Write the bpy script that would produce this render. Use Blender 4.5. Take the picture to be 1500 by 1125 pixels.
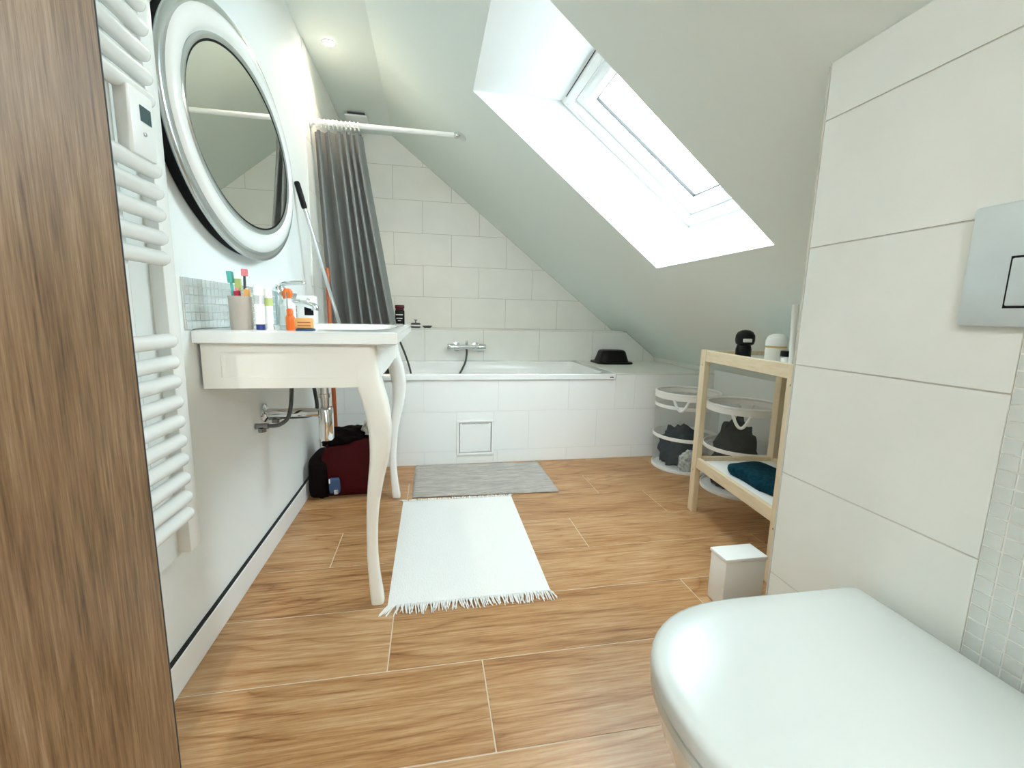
import bpy, bmesh, math, random
from mathutils import Vector, Matrix, noise
random.seed(7)
for o in list(bpy.data.objects): bpy.data.objects.remove(o)
SC = bpy.context.scene; COL = SC.collection

# ------------------------------------------------------------------ camera
YAW, PITCH, ROLL, FPX, CX, CH = 0.18803, -0.15567, 0.021446, 641.6, 0.5907, 0.8909
def cam_axes():
    fwd = Vector((math.sin(YAW)*math.cos(PITCH), math.cos(YAW)*math.cos(PITCH), math.sin(PITCH)))
    right = Vector((math.cos(YAW), -math.sin(YAW), 0)); up = right.cross(fwd)
    c, s = math.cos(ROLL), math.sin(ROLL)
    return c*right + s*up, -s*right + c*up, fwd
RT, UP, FW = cam_axes(); EYE = Vector((CX, 0, CH))
cd = bpy.data.cameras.new('camera'); co = bpy.data.objects.new('camera', cd); COL.objects.link(co)
cd.sensor_fit = 'HORIZONTAL'; cd.sensor_width = 36; cd.lens = FPX*36/1500; cd.clip_start = 0.02
m = Matrix((RT, UP, -FW)).transposed().to_4x4(); m.translation = EYE; co.matrix_world = m
SC.camera = co
def at(px, py, ax, val):            # photo pixel -> point on the plane x/y/z = val
    d = RT*((px-750)/FPX) + UP*(-(py-562.5)/FPX) + FW
    return EYE + d*((val-EYE[ax])/d[ax])

# ------------------------------------------------------------------ light
W = bpy.data.worlds.new('sky'); SC.world = W; W.use_nodes = True
bg = W.node_tree.nodes['Background']; bg.inputs[0].default_value = (0.82, 0.94, 1.0, 1); bg.inputs[1].default_value = 7.5
SC.view_settings.view_transform = 'Standard'; SC.view_settings.look = 'None'
SC.view_settings.exposure = 1.72; SC.view_settings.gamma = 1.0; SC.view_settings.use_curve_mapping = False

SC.cycles.diffuse_bounces = 10; SC.cycles.max_bounces = 14; SC.cycles.transparent_max_bounces = 16

# measured room (metres): x from the left wall, y depth, z up
XB, ZC, SL = 0.3357, 2.178, -0.7734          # flat ceiling edge, ceiling height, slope
def zs(x): return ZC + SL*(x-XB)             # sloped ceiling height
XK = 2.42                                    # knee wall
YB, YL, YF = 3.581, 3.317, 2.544             # back wall, ledge face, bath front
ZR, ZL = 0.545, 0.781                        # bath rim, ledge top
XR, YE = 1.357, 0.806                        # tiled toilet wall and its end
YD = -0.25                                   # doorway wall
TW, TH = 0.4367, 0.2391                      # tile
SN = Vector((-SL, 0, 1)).normalized()        # slope normal, outwards

# ------------------------------------------------------------------ materials
MATS = {}
def mat(name, col, rough=.5, metal=0., bump=0., bscale=40, var=0., spec=.5, trans=0., alpha=1., sheen=0., coat=0., emit=None, estr=0., stretch=(1,1,1), ior=1.45):
    M = bpy.data.materials.new(name); M.use_nodes = True; nt = M.node_tree; b = nt.nodes['Principled BSDF']
    c = (*col, 1)
    b.inputs['Base Color'].default_value = c; b.inputs['Roughness'].default_value = rough; b.inputs['Metallic'].default_value = metal
    b.inputs['Specular IOR Level'].default_value = spec; b.inputs['Transmission Weight'].default_value = trans
    b.inputs['Alpha'].default_value = alpha; b.inputs['Sheen Weight'].default_value = sheen; b.inputs['Coat Weight'].default_value = coat; b.inputs['IOR'].default_value = ior
    if emit: b.inputs['Emission Color'].default_value = (*emit, 1); b.inputs['Emission Strength'].default_value = estr
    if bump or var:
        tc = nt.nodes.new('ShaderNodeTexCoord'); mp = nt.nodes.new('ShaderNodeMapping'); mp.inputs['Scale'].default_value = stretch
        nt.links.new(tc.outputs['Object'], mp.inputs[0])
        n = nt.nodes.new('ShaderNodeTexNoise'); n.inputs['Scale'].default_value = bscale; n.inputs['Detail'].default_value = 4
        nt.links.new(mp.outputs[0], n.inputs['Vector'])
        if bump:
            bp = nt.nodes.new('ShaderNodeBump'); bp.inputs['Strength'].default_value = bump; bp.inputs['Distance'].default_value = .004
            nt.links.new(n.outputs[0], bp.inputs['Height']); nt.links.new(bp.outputs[0], b.inputs['Normal'])
        if var:
            r = nt.nodes.new('ShaderNodeValToRGB'); nt.links.new(n.outputs[0], r.inputs[0])
            r.color_ramp.elements[0].position = .3; r.color_ramp.elements[1].position = .7
            r.color_ramp.elements[0].color = (*[max(0, k*(1-var)) for k in col], 1); r.color_ramp.elements[1].color = (*[min(1, k*(1+var)) for k in col], 1)
            nt.links.new(r.outputs[0], b.inputs['Base Color'])
    MATS[name] = M; return M
def wood(name, stops, axis, ringscale, rough=.42, across=16., warp=.9, fine=90., tint=.12, ring=.06, blotch=.3):
    """grain running along one object axis; every piece shifted by its own random number"""
    M = bpy.data.materials.new(name); M.use_nodes = True; nt = M.node_tree; N, L = nt.nodes, nt.links; b = N['Principled BSDF']
    tc = N.new('ShaderNodeTexCoord'); oi = N.new('ShaderNodeObjectInfo')
    cb = N.new('ShaderNodeCombineXYZ'); mu = N.new('ShaderNodeMath'); mu.operation = 'MULTIPLY'; mu.inputs[1].default_value = 37
    L.new(oi.outputs['Random'], mu.inputs[0]); [L.new(mu.outputs[0], cb.inputs[i]) for i in range(3)]
    ad = N.new('ShaderNodeVectorMath'); ad.operation = 'ADD'; L.new(tc.outputs['Object'], ad.inputs[0]); L.new(cb.outputs[0], ad.inputs[1])
    def mapped(sc_along, sc_across):
        mp = N.new('ShaderNodeMapping'); s = [sc_across]*3; s[axis] = sc_along; mp.inputs['Scale'].default_value = s
        L.new(ad.outputs[0], mp.inputs[0]); return mp
    n1 = N.new('ShaderNodeTexNoise'); n1.inputs['Scale'].default_value = 1; n1.inputs['Detail'].default_value = 2; n1.inputs['Distortion'].default_value = warp
    L.new(mapped(ringscale*.16, ringscale).outputs[0], n1.inputs['Vector'])
    sn = N.new('ShaderNodeMath'); sn.operation = 'MULTIPLY'; sn.inputs[1].default_value = across*6.28; L.new(n1.outputs[0], sn.inputs[0])
    s1 = N.new('ShaderNodeMath'); s1.operation = 'SINE'; L.new(sn.outputs[0], s1.inputs[0])
    sa = N.new('ShaderNodeMath'); sa.operation = 'ABSOLUTE'; L.new(s1.outputs[0], sa.inputs[0])
    s2 = N.new('ShaderNodeMath'); s2.operation = 'POWER'; s2.inputs[1].default_value = .32; L.new(sa.outputs[0], s2.inputs[0])
    n2 = N.new('ShaderNodeTexNoise'); n2.inputs['Scale'].default_value = 1; n2.inputs['Detail'].default_value = 5; n2.inputs['Roughness'].default_value = .7
    L.new(mapped(fine*.05, fine).outputs[0], n2.inputs['Vector'])
    n3 = N.new('ShaderNodeTexNoise'); n3.inputs['Scale'].default_value = 1; n3.inputs['Detail'].default_value = 2
    L.new(mapped(2.2, 7).outputs[0], n3.inputs['Vector'])
    def madd(a, k, c):
        q = N.new('ShaderNodeMath'); q.operation = 'MULTIPLY_ADD'; L.new(a, q.inputs[0]); q.inputs[1].default_value = k
        if isinstance(c, float): q.inputs[2].default_value = c
        else: L.new(c, q.inputs[2])
        return q.outputs[0]
    f = madd(s2.outputs[0], ring, madd(n2.outputs[0], .95, madd(n3.outputs[0], blotch, .5-.475-.5*blotch-.8*ring)))
    f = madd(oi.outputs['Random'], tint, madd(f, 1.0, -.5*tint))
    r = N.new('ShaderNodeValToRGB'); L.new(f, r.inputs[0])
    while len(r.color_ramp.elements) < len(stops): r.color_ramp.elements.new(.5)
    for e, (p, c) in zip(r.color_ramp.elements, stops): e.position = p; e.color = (*c, 1)
    L.new(r.outputs[0], b.inputs['Base Color']); b.inputs['Roughness'].default_value = rough
    bp = N.new('ShaderNodeBump'); bp.inputs['Strength'].default_value = .15; bp.inputs['Distance'].default_value = .002
    L.new(f, bp.inputs['Height']); L.new(bp.outputs[0], b.inputs['Normal'])
    MATS[name] = M; return M
mat('paint', (.86, .89, .885), .6, bump=.05, bscale=180)
mat('ceil', (.81, .885, .865), .7, bump=.04, bscale=180)
mat('reveal', (.86, .88, .88), .5)
mat('tile', (.83, .835, .795), .38, bump=.02, bscale=6, var=.025)
mat('tile_white', (.87, .89, .885), .2, bump=.02, bscale=6)
mat('tile_grey', (.73, .755, .725), .32, bump=.02, bscale=6, var=.03)
mat('grout', (.56, .55, .50), .9)
mat('grout_white', (.76, .77, .75), .9)
mat('grout_floor', (.66, .56, .43), .9)
mat('mosaic', (.60, .64, .62), .18, var=.06, bscale=9)
mat('mosaic_grout', (.80, .81, .78), .8)
mat('glass_mosaic', (.66, .71, .71), .12, metal=.35)
mat('acrylic', (.87, .89, .89), .14, coat=.3)
mat('ceramic', (.84, .87, .86), .16, coat=.4)
mat('lid', (.59, .64, .63), .22)
mat('lacquer', (.80, .79, .73), .28)
mat('lacquer_white', (.84, .85, .83), .25)
mat('rad', (.86, .875, .86), .25)
mat('rad_panel', (.76, .785, .765), .45)
mat('plastic_white', (.87, .88, .87), .35)
mat('display', (.05, .10, .11), .12)
mat('chrome', (.78, .80, .81), .07, metal=1)
mat('chrome_dark', (.30, .32, .33), .16, metal=1)
mat('steel', (.66, .72, .74), .38, metal=.55, var=.10, bscale=7)
mat('mirror', (.74, .75, .70), .01, metal=1)
mat('silver', (.55, .58, .57), .25, metal=.8)
mat('black', (.004, .0045, .005), .35, spec=.25)
mat('black_matte', (.006, .006, .007), .7, spec=.15)
mat('rubber', (.02, .02, .02), .6)
mat('hose', (.10, .11, .11), .3, metal=.7, bump=.5, bscale=400)
mat('curtain', (.19, .193, .184), .32, sheen=.15, bump=.12, bscale=120)
mat('rug', (.82, .82, .80), .9, bump=.7, bscale=260, stretch=(1, .35, 1))
mat('mat_grey', (.40, .38, .345), .95, bump=.9, bscale=42, var=.24, stretch=(.4, 6, 1))
mat('bag_red', (.045, .0015, .003), .6, spec=.15, bump=.15, bscale=30)
mat('bag_black', (.004, .002, .002), .7, spec=.1)
mat('blue', (.03, .07, .16), .45)
mat('navy', (.02, .04, .20), .4)
mat('pattern', (.42, .42, .42), .8, var=.8, bscale=45)
mat('cloth_navy', (.006, .022, .038), .9, spec=.08, bump=.6, bscale=60, var=.3)
mat('cloth_black', (.003, .007, .011), .9, spec=.08, bump=.6, bscale=60)
mat('cloth_light', (.50, .54, .55), .85, bump=.6, bscale=60, var=.5)
mat('cloth_teal', (.005, .040, .060), .9, spec=.1, bump=.6, bscale=70, var=.35)
mat('cloth_olive', (.09, .085, .02), .85, bump=.6, bscale=70, var=.35)
mat('cup', (.47, .43, .38), .5)
mat('orange', (.80, .16, .02), .35)
mat('apricot', (.80, .42, .14), .4)
mat('teal', (.10, .48, .43), .35)
mat('lime', (.50, .60, .22), .4)
mat('pink', (.75, .22, .25), .4)
mat('red', (.45, .02, .06), .4)
mat('darkred', (.10, .005, .012), .35)
mat('charcoal', (.06, .07, .075), .4)
mat('copper', (.42, .10, .03), .4)
mat('gold', (.65, .47, .20), .35)
mat('skin_ivory', (.74, .72, .66), .35)
mat('alu', (.62, .64, .65), .28, metal=.85)
mat('white_print', (.72, .72, .70), .5)
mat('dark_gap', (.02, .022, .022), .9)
mat('lamp_glow', (1, 1, 1), .5, emit=(1, .93, .80), estr=25)
mat('glassy', (.90, .95, .95), .05, trans=1., ior=1.3)
wood('plank', [(.16, (.135, .050, .014)), (.38, (.345, .160, .056)), (.55, (.46, .255, .112)), (.75, (.58, .385, .22))], 0, 4.2, rough=.36, across=5, fine=130, tint=.10, ring=.26, blotch=.30)
wood('door_wood', [(.24, (.075, .035, .014)), (.42, (.195, .108, .049)), (.56, (.285, .172, .088)), (.76, (.42, .29, .18))], 2, 5.0, rough=.42, across=3, fine=170, tint=.0, ring=.10, blotch=.45)
wood('pine', [(.15, (.60, .47, .29)), (.5, (.72, .60, .42)), (.85, (.79, .70, .54))], 1, 8.0, rough=.45, across=3, tint=.0, ring=.04, blotch=.2)
wood('pine_up', [(.15, (.60, .47, .29)), (.5, (.72, .60, .42)), (.85, (.79, .70, .54))], 2, 8.0, rough=.45, across=3, tint=.0, ring=.04, blotch=.2)
# window glass: mostly clear, a little reflecting
M = bpy.data.materials.new('pane'); M.use_nodes = True; nt = M.node_tree; nt.nodes.remove(nt.nodes['Principled BSDF'])
t = nt.nodes.new('ShaderNodeBsdfTransparent'); t.inputs[0].default_value = (.93, .96, .96, 1); g = nt.nodes.new('ShaderNodeBsdfGlossy'); g.inputs['Roughness'].default_value = .03
mx = nt.nodes.new('ShaderNodeMixShader'); mx.inputs[0].default_value = .06
nt.links.new(t.outputs[0], mx.inputs[1]); nt.links.new(g.outputs[0], mx.inputs[2]); nt.links.new(mx.outputs[0], nt.nodes['Material Output'].inputs[0]); MATS['pane'] = M
# net fabric of the laundry baskets: threads with open holes
M = bpy.data.materials.new('net'); M.use_nodes = True; nt = M.node_tree; b = nt.nodes['Principled BSDF']
b.inputs['Base Color'].default_value = (.66, .70, .70, 1); b.inputs['Roughness'].default_value = .7; b.inputs['Alpha'].default_value = .09
MATS['net'] = M

# ------------------------------------------------------------------ mesh helpers (all in world metres)
def box(bm, x0, x1, y0, y1, z0, z1, bev=0., seg=2):
    r = bmesh.ops.create_cube(bm, size=1); vs = r['verts']
    for v in vs: v.co = Vector((x0+(v.co.x+.5)*(x1-x0), y0+(v.co.y+.5)*(y1-y0), z0+(v.co.z+.5)*(z1-z0)))
    if bev:
        es = list({e for v in vs for e in v.link_edges})
        bmesh.ops.bevel(bm, geom=es, offset=bev, segments=seg, affect='EDGES', profile=.5)
def lathe(bm, prof, c=(0, 0, 0), n=24, axis='z', sx=1., sy=1., cap=True):
    rings = []
    for r, h in prof:
        ring = []
        for i in range(n):
            a = 2*math.pi*i/n; u, w = r*math.cos(a)*sx, r*math.sin(a)*sy
            p = {'z': (u, w, h), 'x': (h, u, w), 'y': (w, h, u)}[axis]
            ring.append(bm.verts.new(Vector(p)+Vector(c)))
        rings.append(ring)
    for a, b_ in zip(rings, rings[1:]):
        for i in range(n):
            j = (i+1) % n; bm.faces.new((a[i], a[j], b_[j], b_[i]))
    if cap and prof[0][0] > 1e-6: bm.faces.new(list(reversed(rings[0])))
    if cap and prof[-1][0] > 1e-6: bm.faces.new(rings[-1])
    bmesh.ops.remove_doubles(bm, verts=[v for r in rings for v in r], dist=1e-6)
def tube(bm, pts, r, n=12, cap=True, closed=False):
    pts = [Vector(p) for p in pts]; rs = r if isinstance(r, (list, tuple)) else [r]*len(pts)
    rings = []; prev = None; K = len(pts)
    for i, p in enumerate(pts):
        if closed: t = pts[(i+1) % K]-pts[i-1]
        else: t = pts[min(i+1, K-1)]-pts[max(i-1, 0)]
        t.normalize()
        if prev is None:
            a = Vector((0, 0, 1)) if abs(t.z) < .9 else Vector((1, 0, 0)); u = t.cross(a).normalized()
        else: u = (prev - t*prev.dot(t)).normalized()
        prev = u; w = t.cross(u)
        rings.append([bm.verts.new(p+(u*math.cos(2*math.pi*k/n)+w*math.sin(2*math.pi*k/n))*rs[i]) for k in range(n)])
    prs = list(zip(rings, rings[1:]))
    if closed: prs.append((rings[-1], rings[0]))
    for a, b_ in prs:
        for k in range(n): bm.faces.new((a[k], a[(k+1) % n], b_[(k+1) % n], b_[k]))
    if cap and not closed: bm.faces.new(list(reversed(rings[0]))); bm.faces.new(rings[-1])
def rod(bm, a, b_, r, n=14, dome=True):
    a, b_ = Vector(a), Vector(b_); t = (b_-a).normalized()
    if dome: tube(bm, [a-t*r*.0, a+t*r*.25, a+t*r*.8, b_-t*r*.8, b_-t*r*.25, b_], [r*.35, r*.8, r, r, r*.8, r*.35], n)
    else: tube(bm, [a, b_], r, n)
def prism(bm, poly, axis, a, b_):
    """extrude a 2-D polygon along axis ('x': poly in (y,z), 'y': (x,z), 'z': (x,y))"""
    def P(p, h): return {'x': (h, p[0], p[1]), 'y': (p[0], h, p[1]), 'z': (p[0], p[1], h)}[axis]
    A = [bm.verts.new(P(p, a)) for p in poly]; B = [bm.verts.new(P(p, b_)) for p in poly]; n = len(poly)
    for i in range(n): bm.faces.new((A[i], A[(i+1) % n], B[(i+1) % n], B[i]))
    bm.faces.new(A); bm.faces.new(list(reversed(B)))
def quad(bm, *pts): return bm.faces.new([bm.verts.new(Vector(p)) for p in pts])
def spline(pts, n=8):
    pts = [Vector(p) for p in pts]; out = []
    for i in range(len(pts)-1):
        p0, p1, p2, p3 = pts[max(i-1, 0)], pts[i], pts[i+1], pts[min(i+2, len(pts)-1)]
        for k in range(n):
            t = k/n; out.append(.5*((2*p1)+(p2-p0)*t+(2*p0-5*p1+4*p2-p3)*t*t+(3*p1-p0-3*p2+p3)*t**3))
    out.append(pts[-1]); return out
def crumple(bm, c, sx, sy, sz, seed, amp=.28, sub=4, freq=3.2):
    r = bmesh.ops.create_icosphere(bm, subdivisions=sub, radius=1)
    for v in r['verts']:
        d = v.co.normalized(); k = 1 + amp*noise.noise(d*freq+Vector((seed*7.1, seed*3.3, 0))) + amp*.5*noise.noise(d*freq*2.4+Vector((seed, 5, seed)))
        z = d.z*k
        v.co = Vector((c[0]+d.x*k*sx, c[1]+d.y*k*sy, c[2]+(max(z, -.55)+.55)*sz/1.55))
def obj(name, bm, m_, parent=None, origin=None, smooth=None):
    me = bpy.data.meshes.new(name)
    bmesh.ops.recalc_face_normals(bm, faces=bm.faces); bm.to_mesh(me); bm.free()
    o = bpy.data.objects.new(name, me); COL.objects.link(o)
    if m_: me.materials.append(MATS[m_])
    if parent is not None:
        w = Vector(parent['_w']); org = Vector(origin) if origin is not None else w
        me.transform(Matrix.Translation(-org)); o.parent = parent; o.location = org-w; o['_w'] = tuple(org)
    else:
        if origin is None:
            vs = [v.co for v in me.vertices]; lo = [min(v[i] for v in vs) for i in range(3)]; hi = [max(v[i] for v in vs) for i in range(3)]
            origin = ((lo[0]+hi[0])/2, (lo[1]+hi[1])/2, lo[2])
        me.transform(Matrix.Translation(-Vector(origin))); o.location = origin; o['_w'] = tuple(origin)
    if smooth:
        for p in me.polygons: p.use_smooth = True
        try: me.set_sharp_from_angle(angle=math.radians(smooth))
        except Exception: pass
    return o
def tag(o, label=None, cat=None, group=None, kind=None):
    if label: o['label'] = label
    if cat: o['category'] = cat
    if group: o['group'] = group
    if kind: o['kind'] = kind
    return o
def thing(name, loc, label, cat, group=None):
    o = bpy.data.objects.new(name, None); COL.objects.link(o); o.location = loc; o['_w'] = tuple(loc); o.empty_display_size = .05
    return tag(o, label, cat, group)
def place(name, me, loc, parent):           # an alike piece sharing its mesh
    o = bpy.data.objects.new(name, me); COL.objects.link(o); o.parent = parent; o.location = Vector(loc)-Vector(parent['_w']); return o
def mesh_of(fn, m_):
    bm = bmesh.new(); fn(bm); bmesh.ops.recalc_face_normals(bm, faces=bm.faces); me = bpy.data.meshes.new('piece'); bm.to_mesh(me); bm.free(); me.materials.append(MATS[m_]); return me
def B(fn, *a, **k):
    bm = bmesh.new(); fn(bm, *a, **k); return bm
def clip(poly, inside, cross):
    out = []
    for i, p in enumerate(poly):
        q = poly[(i+1) % len(poly)]; a, b_ = inside(p), inside(q)
        if a: out.append(p)
        if a != b_: out.append(cross(p, q))
    return out
def clip_slope(poly):       # keep what lies under the sloped ceiling, poly in (x, z)
    f = lambda p: zs(p[0])-.004-p[1]
    def cr(p, q):
        a, b_ = f(p), f(q); t = a/(a-b_); return (p[0]+(q[0]-p[0])*t, p[1]+(q[1]-p[1])*t)
    return clip(poly, lambda p: f(p) > 0, cr)

# ================================================================== THE SETTING
ZFL = -0.0015                                  # bedding under the floor boards' faces
fl = tag(obj('floor', B(box, -.02, XK+.05, -1.6, YB, -.05, ZFL+.0003), 'grout_floor', origin=(0, 0, 0)), kind='structure')
PLW, PLL, Y0 = .25, .96, 1.0134
offs = {-1: .72, 0: .48, 1: .0, 2: .24, 3: .72, 4: .48, 5: .02}
cache = {}
for r in range(-11, 7):
    y0 = Y0+r*PLW; y1 = min(y0+PLW, YF+.05)
    if y0 > YF: continue
    off = offs.get(r, (r*.26) % .96)
    k0 = -2
    while True:
        xa, xe = off+(k0)*PLL, off+(k0+1)*PLL; k0 += 1
        xa, xe = max(xa, .0), min(xe, XK)
        if xa >= XK: break
        if xe-xa < .02: continue
        key = (round(xe-xa, 3), round(y1-y0, 3))
        if key not in cache: cache[key] = mesh_of(lambda bm: box(bm, .0015, key[0]-.0015, .0015, key[1]-.0015, ZFL, 0, .0008, 1), 'plank')
        place('plank', cache[key], (xa, y0, 0), fl)

wl = tag(obj('wall_left', B(box, -.12, 0, -1.6, YB+.1, -.05, ZC), 'paint', origin=(0, 0, 0)), kind='structure')
bb = bmesh.new(); box(bb, 0, .012, .05, YF, 0, .082, .002, 1); tag(obj('baseboard_left', bb, 'plastic_white'), kind='structure')
bb = bmesh.new(); box(bb, 0, .0095, .05, YF, .082, .0865); tag(obj('baseboard_shade_strip', bb, 'dark_gap'), kind='structure')  # dark strip painted in as the shadow line above the baseboard
# tiled stretch of the left wall beside the bath
for i in range(3):
    for j in range(9):
        y0 = 2.46+.437*i; y1 = min(y0+.437, YB-.001); z0 = .06+TH*j; z1 = min(z0+TH, ZC-.002)
        if y1-y0 < .03: continue
        bm = bmesh.new(); box(bm, 0, .006, y0+.0015, y1-.0015, z0+.0015, z1-.0015); obj('tile', bm, 'tile', wl)

# back wall: core + tiles
bm = bmesh.new(); prism(bm, [(-.1, 0), (XK+.3, 0), (XK+.3, zs(XK)), (XB, ZC+.02), (-.1, ZC+.02)], 'y', YB-.0005, YB+.14)
wb = tag(obj('wall_back', bm, 'grout', origin=(0, YB, 0)), kind='structure')
def tile_xz(x0, x1, z0, z1, y, parent, m_, name='tile', th=.006, slope=True):
    g = .0017; poly = [(x0+g, z0+g), (x1-g, z0+g), (x1-g, z1-g), (x0+g, z1-g)]
    if slope: poly = clip_slope(poly)
    if len(poly) < 3: return
    bm = bmesh.new(); prism(bm, poly, 'y', y, y+th); return obj(name, bm, m_, parent)
BZ0, BX0 = 1.0194, .3297
for i in range(-1, 6):
    z0 = BZ0+(i)*TH; z1 = min(z0+TH, ZC)
    if i == -1: z0 = ZL
    x_ = BX0+(.5*TW if i % 2 == 0 else 0)-2*TW
    for k in range(8):
        xa, xe = max(x_+k*TW, .0), min(x_+(k+1)*TW, XK)
        if xe-xa > .02: tile_xz(xa, xe, z0, z1, YB-.002, wb, 'tile')

# ledge behind the bath
bm = bmesh.new(); box(bm, 0, XK, YL-.0006, YB-.001, 0, ZL-.0015)
lg = tag(obj('trim_2', bm, 'grout', origin=(0, YL, 0)), kind='structure')
for k in range(-2, 6):
    xa, xe = max(.5578+k*TW, 0), min(.5578+(k+1)*TW, XK)
    if xe-xa < .02: continue
    tile_xz(xa, xe, .542, ZL-.006, YL-.002, lg, 'tile')
    x1 = min(xe, XB+(ZC-ZL)/-SL-.02)
    if x1-xa > .02:
        bm = bmesh.new(); box(bm, xa+.0015, x1-.0015, YL-.004, YB-.003, ZL-.006, ZL, .001, 1); obj('tile', bm, 'tile', lg)

# knee wall, flat ceiling, slope with the roof-window opening
bm = bmesh.new(); box(bm, XK, XK+.1, -.3, YB+.1, 0, zs(XK)); tag(obj('wall_right', bm, 'paint', origin=(XK, 0, 0)), kind='structure')
bm = bmesh.new(); box(bm, XK-.02, XK-.001, YF+.006, YL-.003, ZR+.001, ZR+.03, .002, 1); tag(obj('trim_3', bm, 'tile'), kind='structure')
bm = bmesh.new(); box(bm, -.12, XB, -1.6, YB+.1, ZC, ZC+.1); tag(obj('ceiling', bm, 'ceil'), kind='structure')
OX0, OX1, OY0, OY1 = .782, 1.687, 1.285, 2.039        # opening in the slope
bm = bmesh.new(); xs = [XB, OX0, OX1, XK+.1]; ys = [-1.6, OY0, OY1, YB+.1]
V = [[bm.verts.new((x, y, zs(x))) for y in ys] for x in xs]
for i in range(3):
    for j in range(3):
        if not (i == 1 and j == 1): bm.faces.new((V[i][j], V[i+1][j], V[i+1][j+1], V[i][j+1]))
slope = tag(obj('ceiling', bm, 'ceil', origin=(XB, 0, ZC)), kind='structure')
WT, WBt = Vector((1.178, 0, 1.835)), Vector((1.848, 0, 1.342))   # window plane, upper and lower edge (x, z)
def yv(v, y): return (v.x, y, v.z)
OT, OB = Vector((OX0, 0, zs(OX0))), Vector((OX1, 0, zs(OX1)))
bm = bmesh.new()
for y in (OY0, OY1): quad(bm, yv(OT, y), yv(OB, y), yv(WBt, y), yv(WT, y))
quad(bm, yv(OT, OY0), yv(OT, OY1), yv(WT, OY1), yv(WT, OY0)); quad(bm, yv(OB, OY0), yv(OB, OY1), yv(WBt, OY1), yv(WBt, OY0))
tag(obj('trim_4', bm, 'reveal', origin=(1.4, 1.66, 1.5)), kind='structure')
# roof window
U = (WBt-WT); WLEN = U.length; U.normalize(); NW = Vector((-U.z, 0, U.x)).normalized()
if NW.z < 0: NW = -NW
def wpt(u, y, n): return WT+U*u+NW*n+Vector((0, y, 0))
def wbox(bm, u0, u1, y0, y1, n0, n1):
    P = [wpt(u, y, n) for n in (n0, n1) for (u, y) in ((u0, y0), (u1, y0), (u1, y1), (u0, y1))]
    v = [bm.verts.new(p) for p in P]
    for f in ((0, 1, 2, 3), (7, 6, 5, 4), (0, 4, 5, 1), (1, 5, 6, 2), (2, 6, 7, 3), (3, 7, 4, 0)): bm.faces.new([v[i] for i in f])
def wring(u0, u1, y0, y1, w, n0, n1):
    bm = bmesh.new(); wbox(bm, u0, u1, y0, y0+w, n0, n1); wbox(bm, u0, u1, y1-w, y1, n0, n1)
    wbox(bm, u0, u0+w, y0+w, y1-w, n0, n1); wbox(bm, u1-w, u1, y0+w, y1-w, n0, n1); return bm
win = bpy.data.objects.new('window_1', None); COL.objects.link(win); win.location = wpt(WLEN/2, (OY0+OY1)/2, 0); win['_w'] = tuple(win.location)
tag(win, kind='structure')
obj('window_frame', wring(0, WLEN, OY0, OY1, .045, -.006, .09), 'plastic_white', win)
obj('frame_lip', wring(.012, WLEN-.012, OY0+.012, OY1-.012, .012, -.012, -.006), 'plastic_white', win)
obj('sash', wring(.047, WLEN-.047, OY0+.047, OY1-.047, .055, .018, .085), 'plastic_white', win)
obj('sash_bead', wring(.102, WLEN-.102, OY0+.102, OY1-.102, .010, .03, .08), 'plastic_white', win)
obj('gasket', wring(.112, WLEN-.112, OY0+.112, OY1-.112, .004, .044, .056), 'rubber', win)
bm = bmesh.new(); wbox(bm, .112, WLEN-.112, OY0+.112, OY1-.112, .056, .060); obj('pane', bm, 'pane', win)
bm = bmesh.new(); wbox(bm, .004, .0075, OY0+.06, OY1-.06, -.009, -.004); obj('vent_slot', bm, 'dark_gap', win)
bm = bmesh.new(); wbox(bm, .060, .085, OY0+.12, OY1-.12, .004, .018); obj('ventilation_bar', bm, 'plastic_white', win)

# tiled wall of the toilet
wr = bmesh.new(); prism(wr, [(XR+.0015, 0), (XK, 0), (XK, zs(XK)-.003), (XR+.0015, zs(XR+.0015)-.003)], 'y', YD, YE-.002)
wr = tag(obj('wall_toilet', wr, 'grout', origin=(XR, 0, 0)), kind='structure')
TZ0 = .3217; MY = .444; MC = .0225; MYE = MY-6*MC; MTOP = 39*MC
def tile_yz(y0, y1, z0, z1):
    g = .0014
    if y1-y0 < .01 or z1-z0 < .01: return
    bm = bmesh.new(); box(bm, XR, XR+.007, y0+g, y1-g, z0+g, z1-g); obj('tile', bm, 'tile_grey', wr)
for r in range(-2, 5):
    z0 = max(TZ0+r*TH, 0); z1 = min(TZ0+(r+1)*TH, zs(XR)-.004)
    if r == 4: z1 = zs(XR)-.004
    if z0 < MTOP:
        tile_yz(MY, YE-.004, z0, z1 if z1 <= MTOP or True else MTOP)
        tile_yz(YD, MYE, z0, z1)
        if z1 > MTOP: tile_yz(MYE, MY, MTOP, z1)
    else: tile_yz(.370, YE-.004, z0, z1); tile_yz(YD, .370, z0, z1)
bm = bmesh.new(); box(bm, XR-.001, XR+.012, YE-.004, YE, 0, zs(XR)-.01); obj('corner_trim', bm, 'grout', wr)
bm = bmesh.new(); box(bm, XR+.0008, XR+.006, MYE, MY, 0, MTOP); obj('mosaic_bed', bm, 'mosaic_grout', wr)
me = mesh_of(lambda bm: box(bm, 0, .005, -MC/2+.0013, MC/2-.0013, -MC/2+.0013, MC/2-.0013), 'mosaic')
for i in range(6):
    for j in range(39): place('mosaic_tile', me, (XR-.0006, MYE+(i+.5)*MC, (j+.5)*MC), wr)

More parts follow.
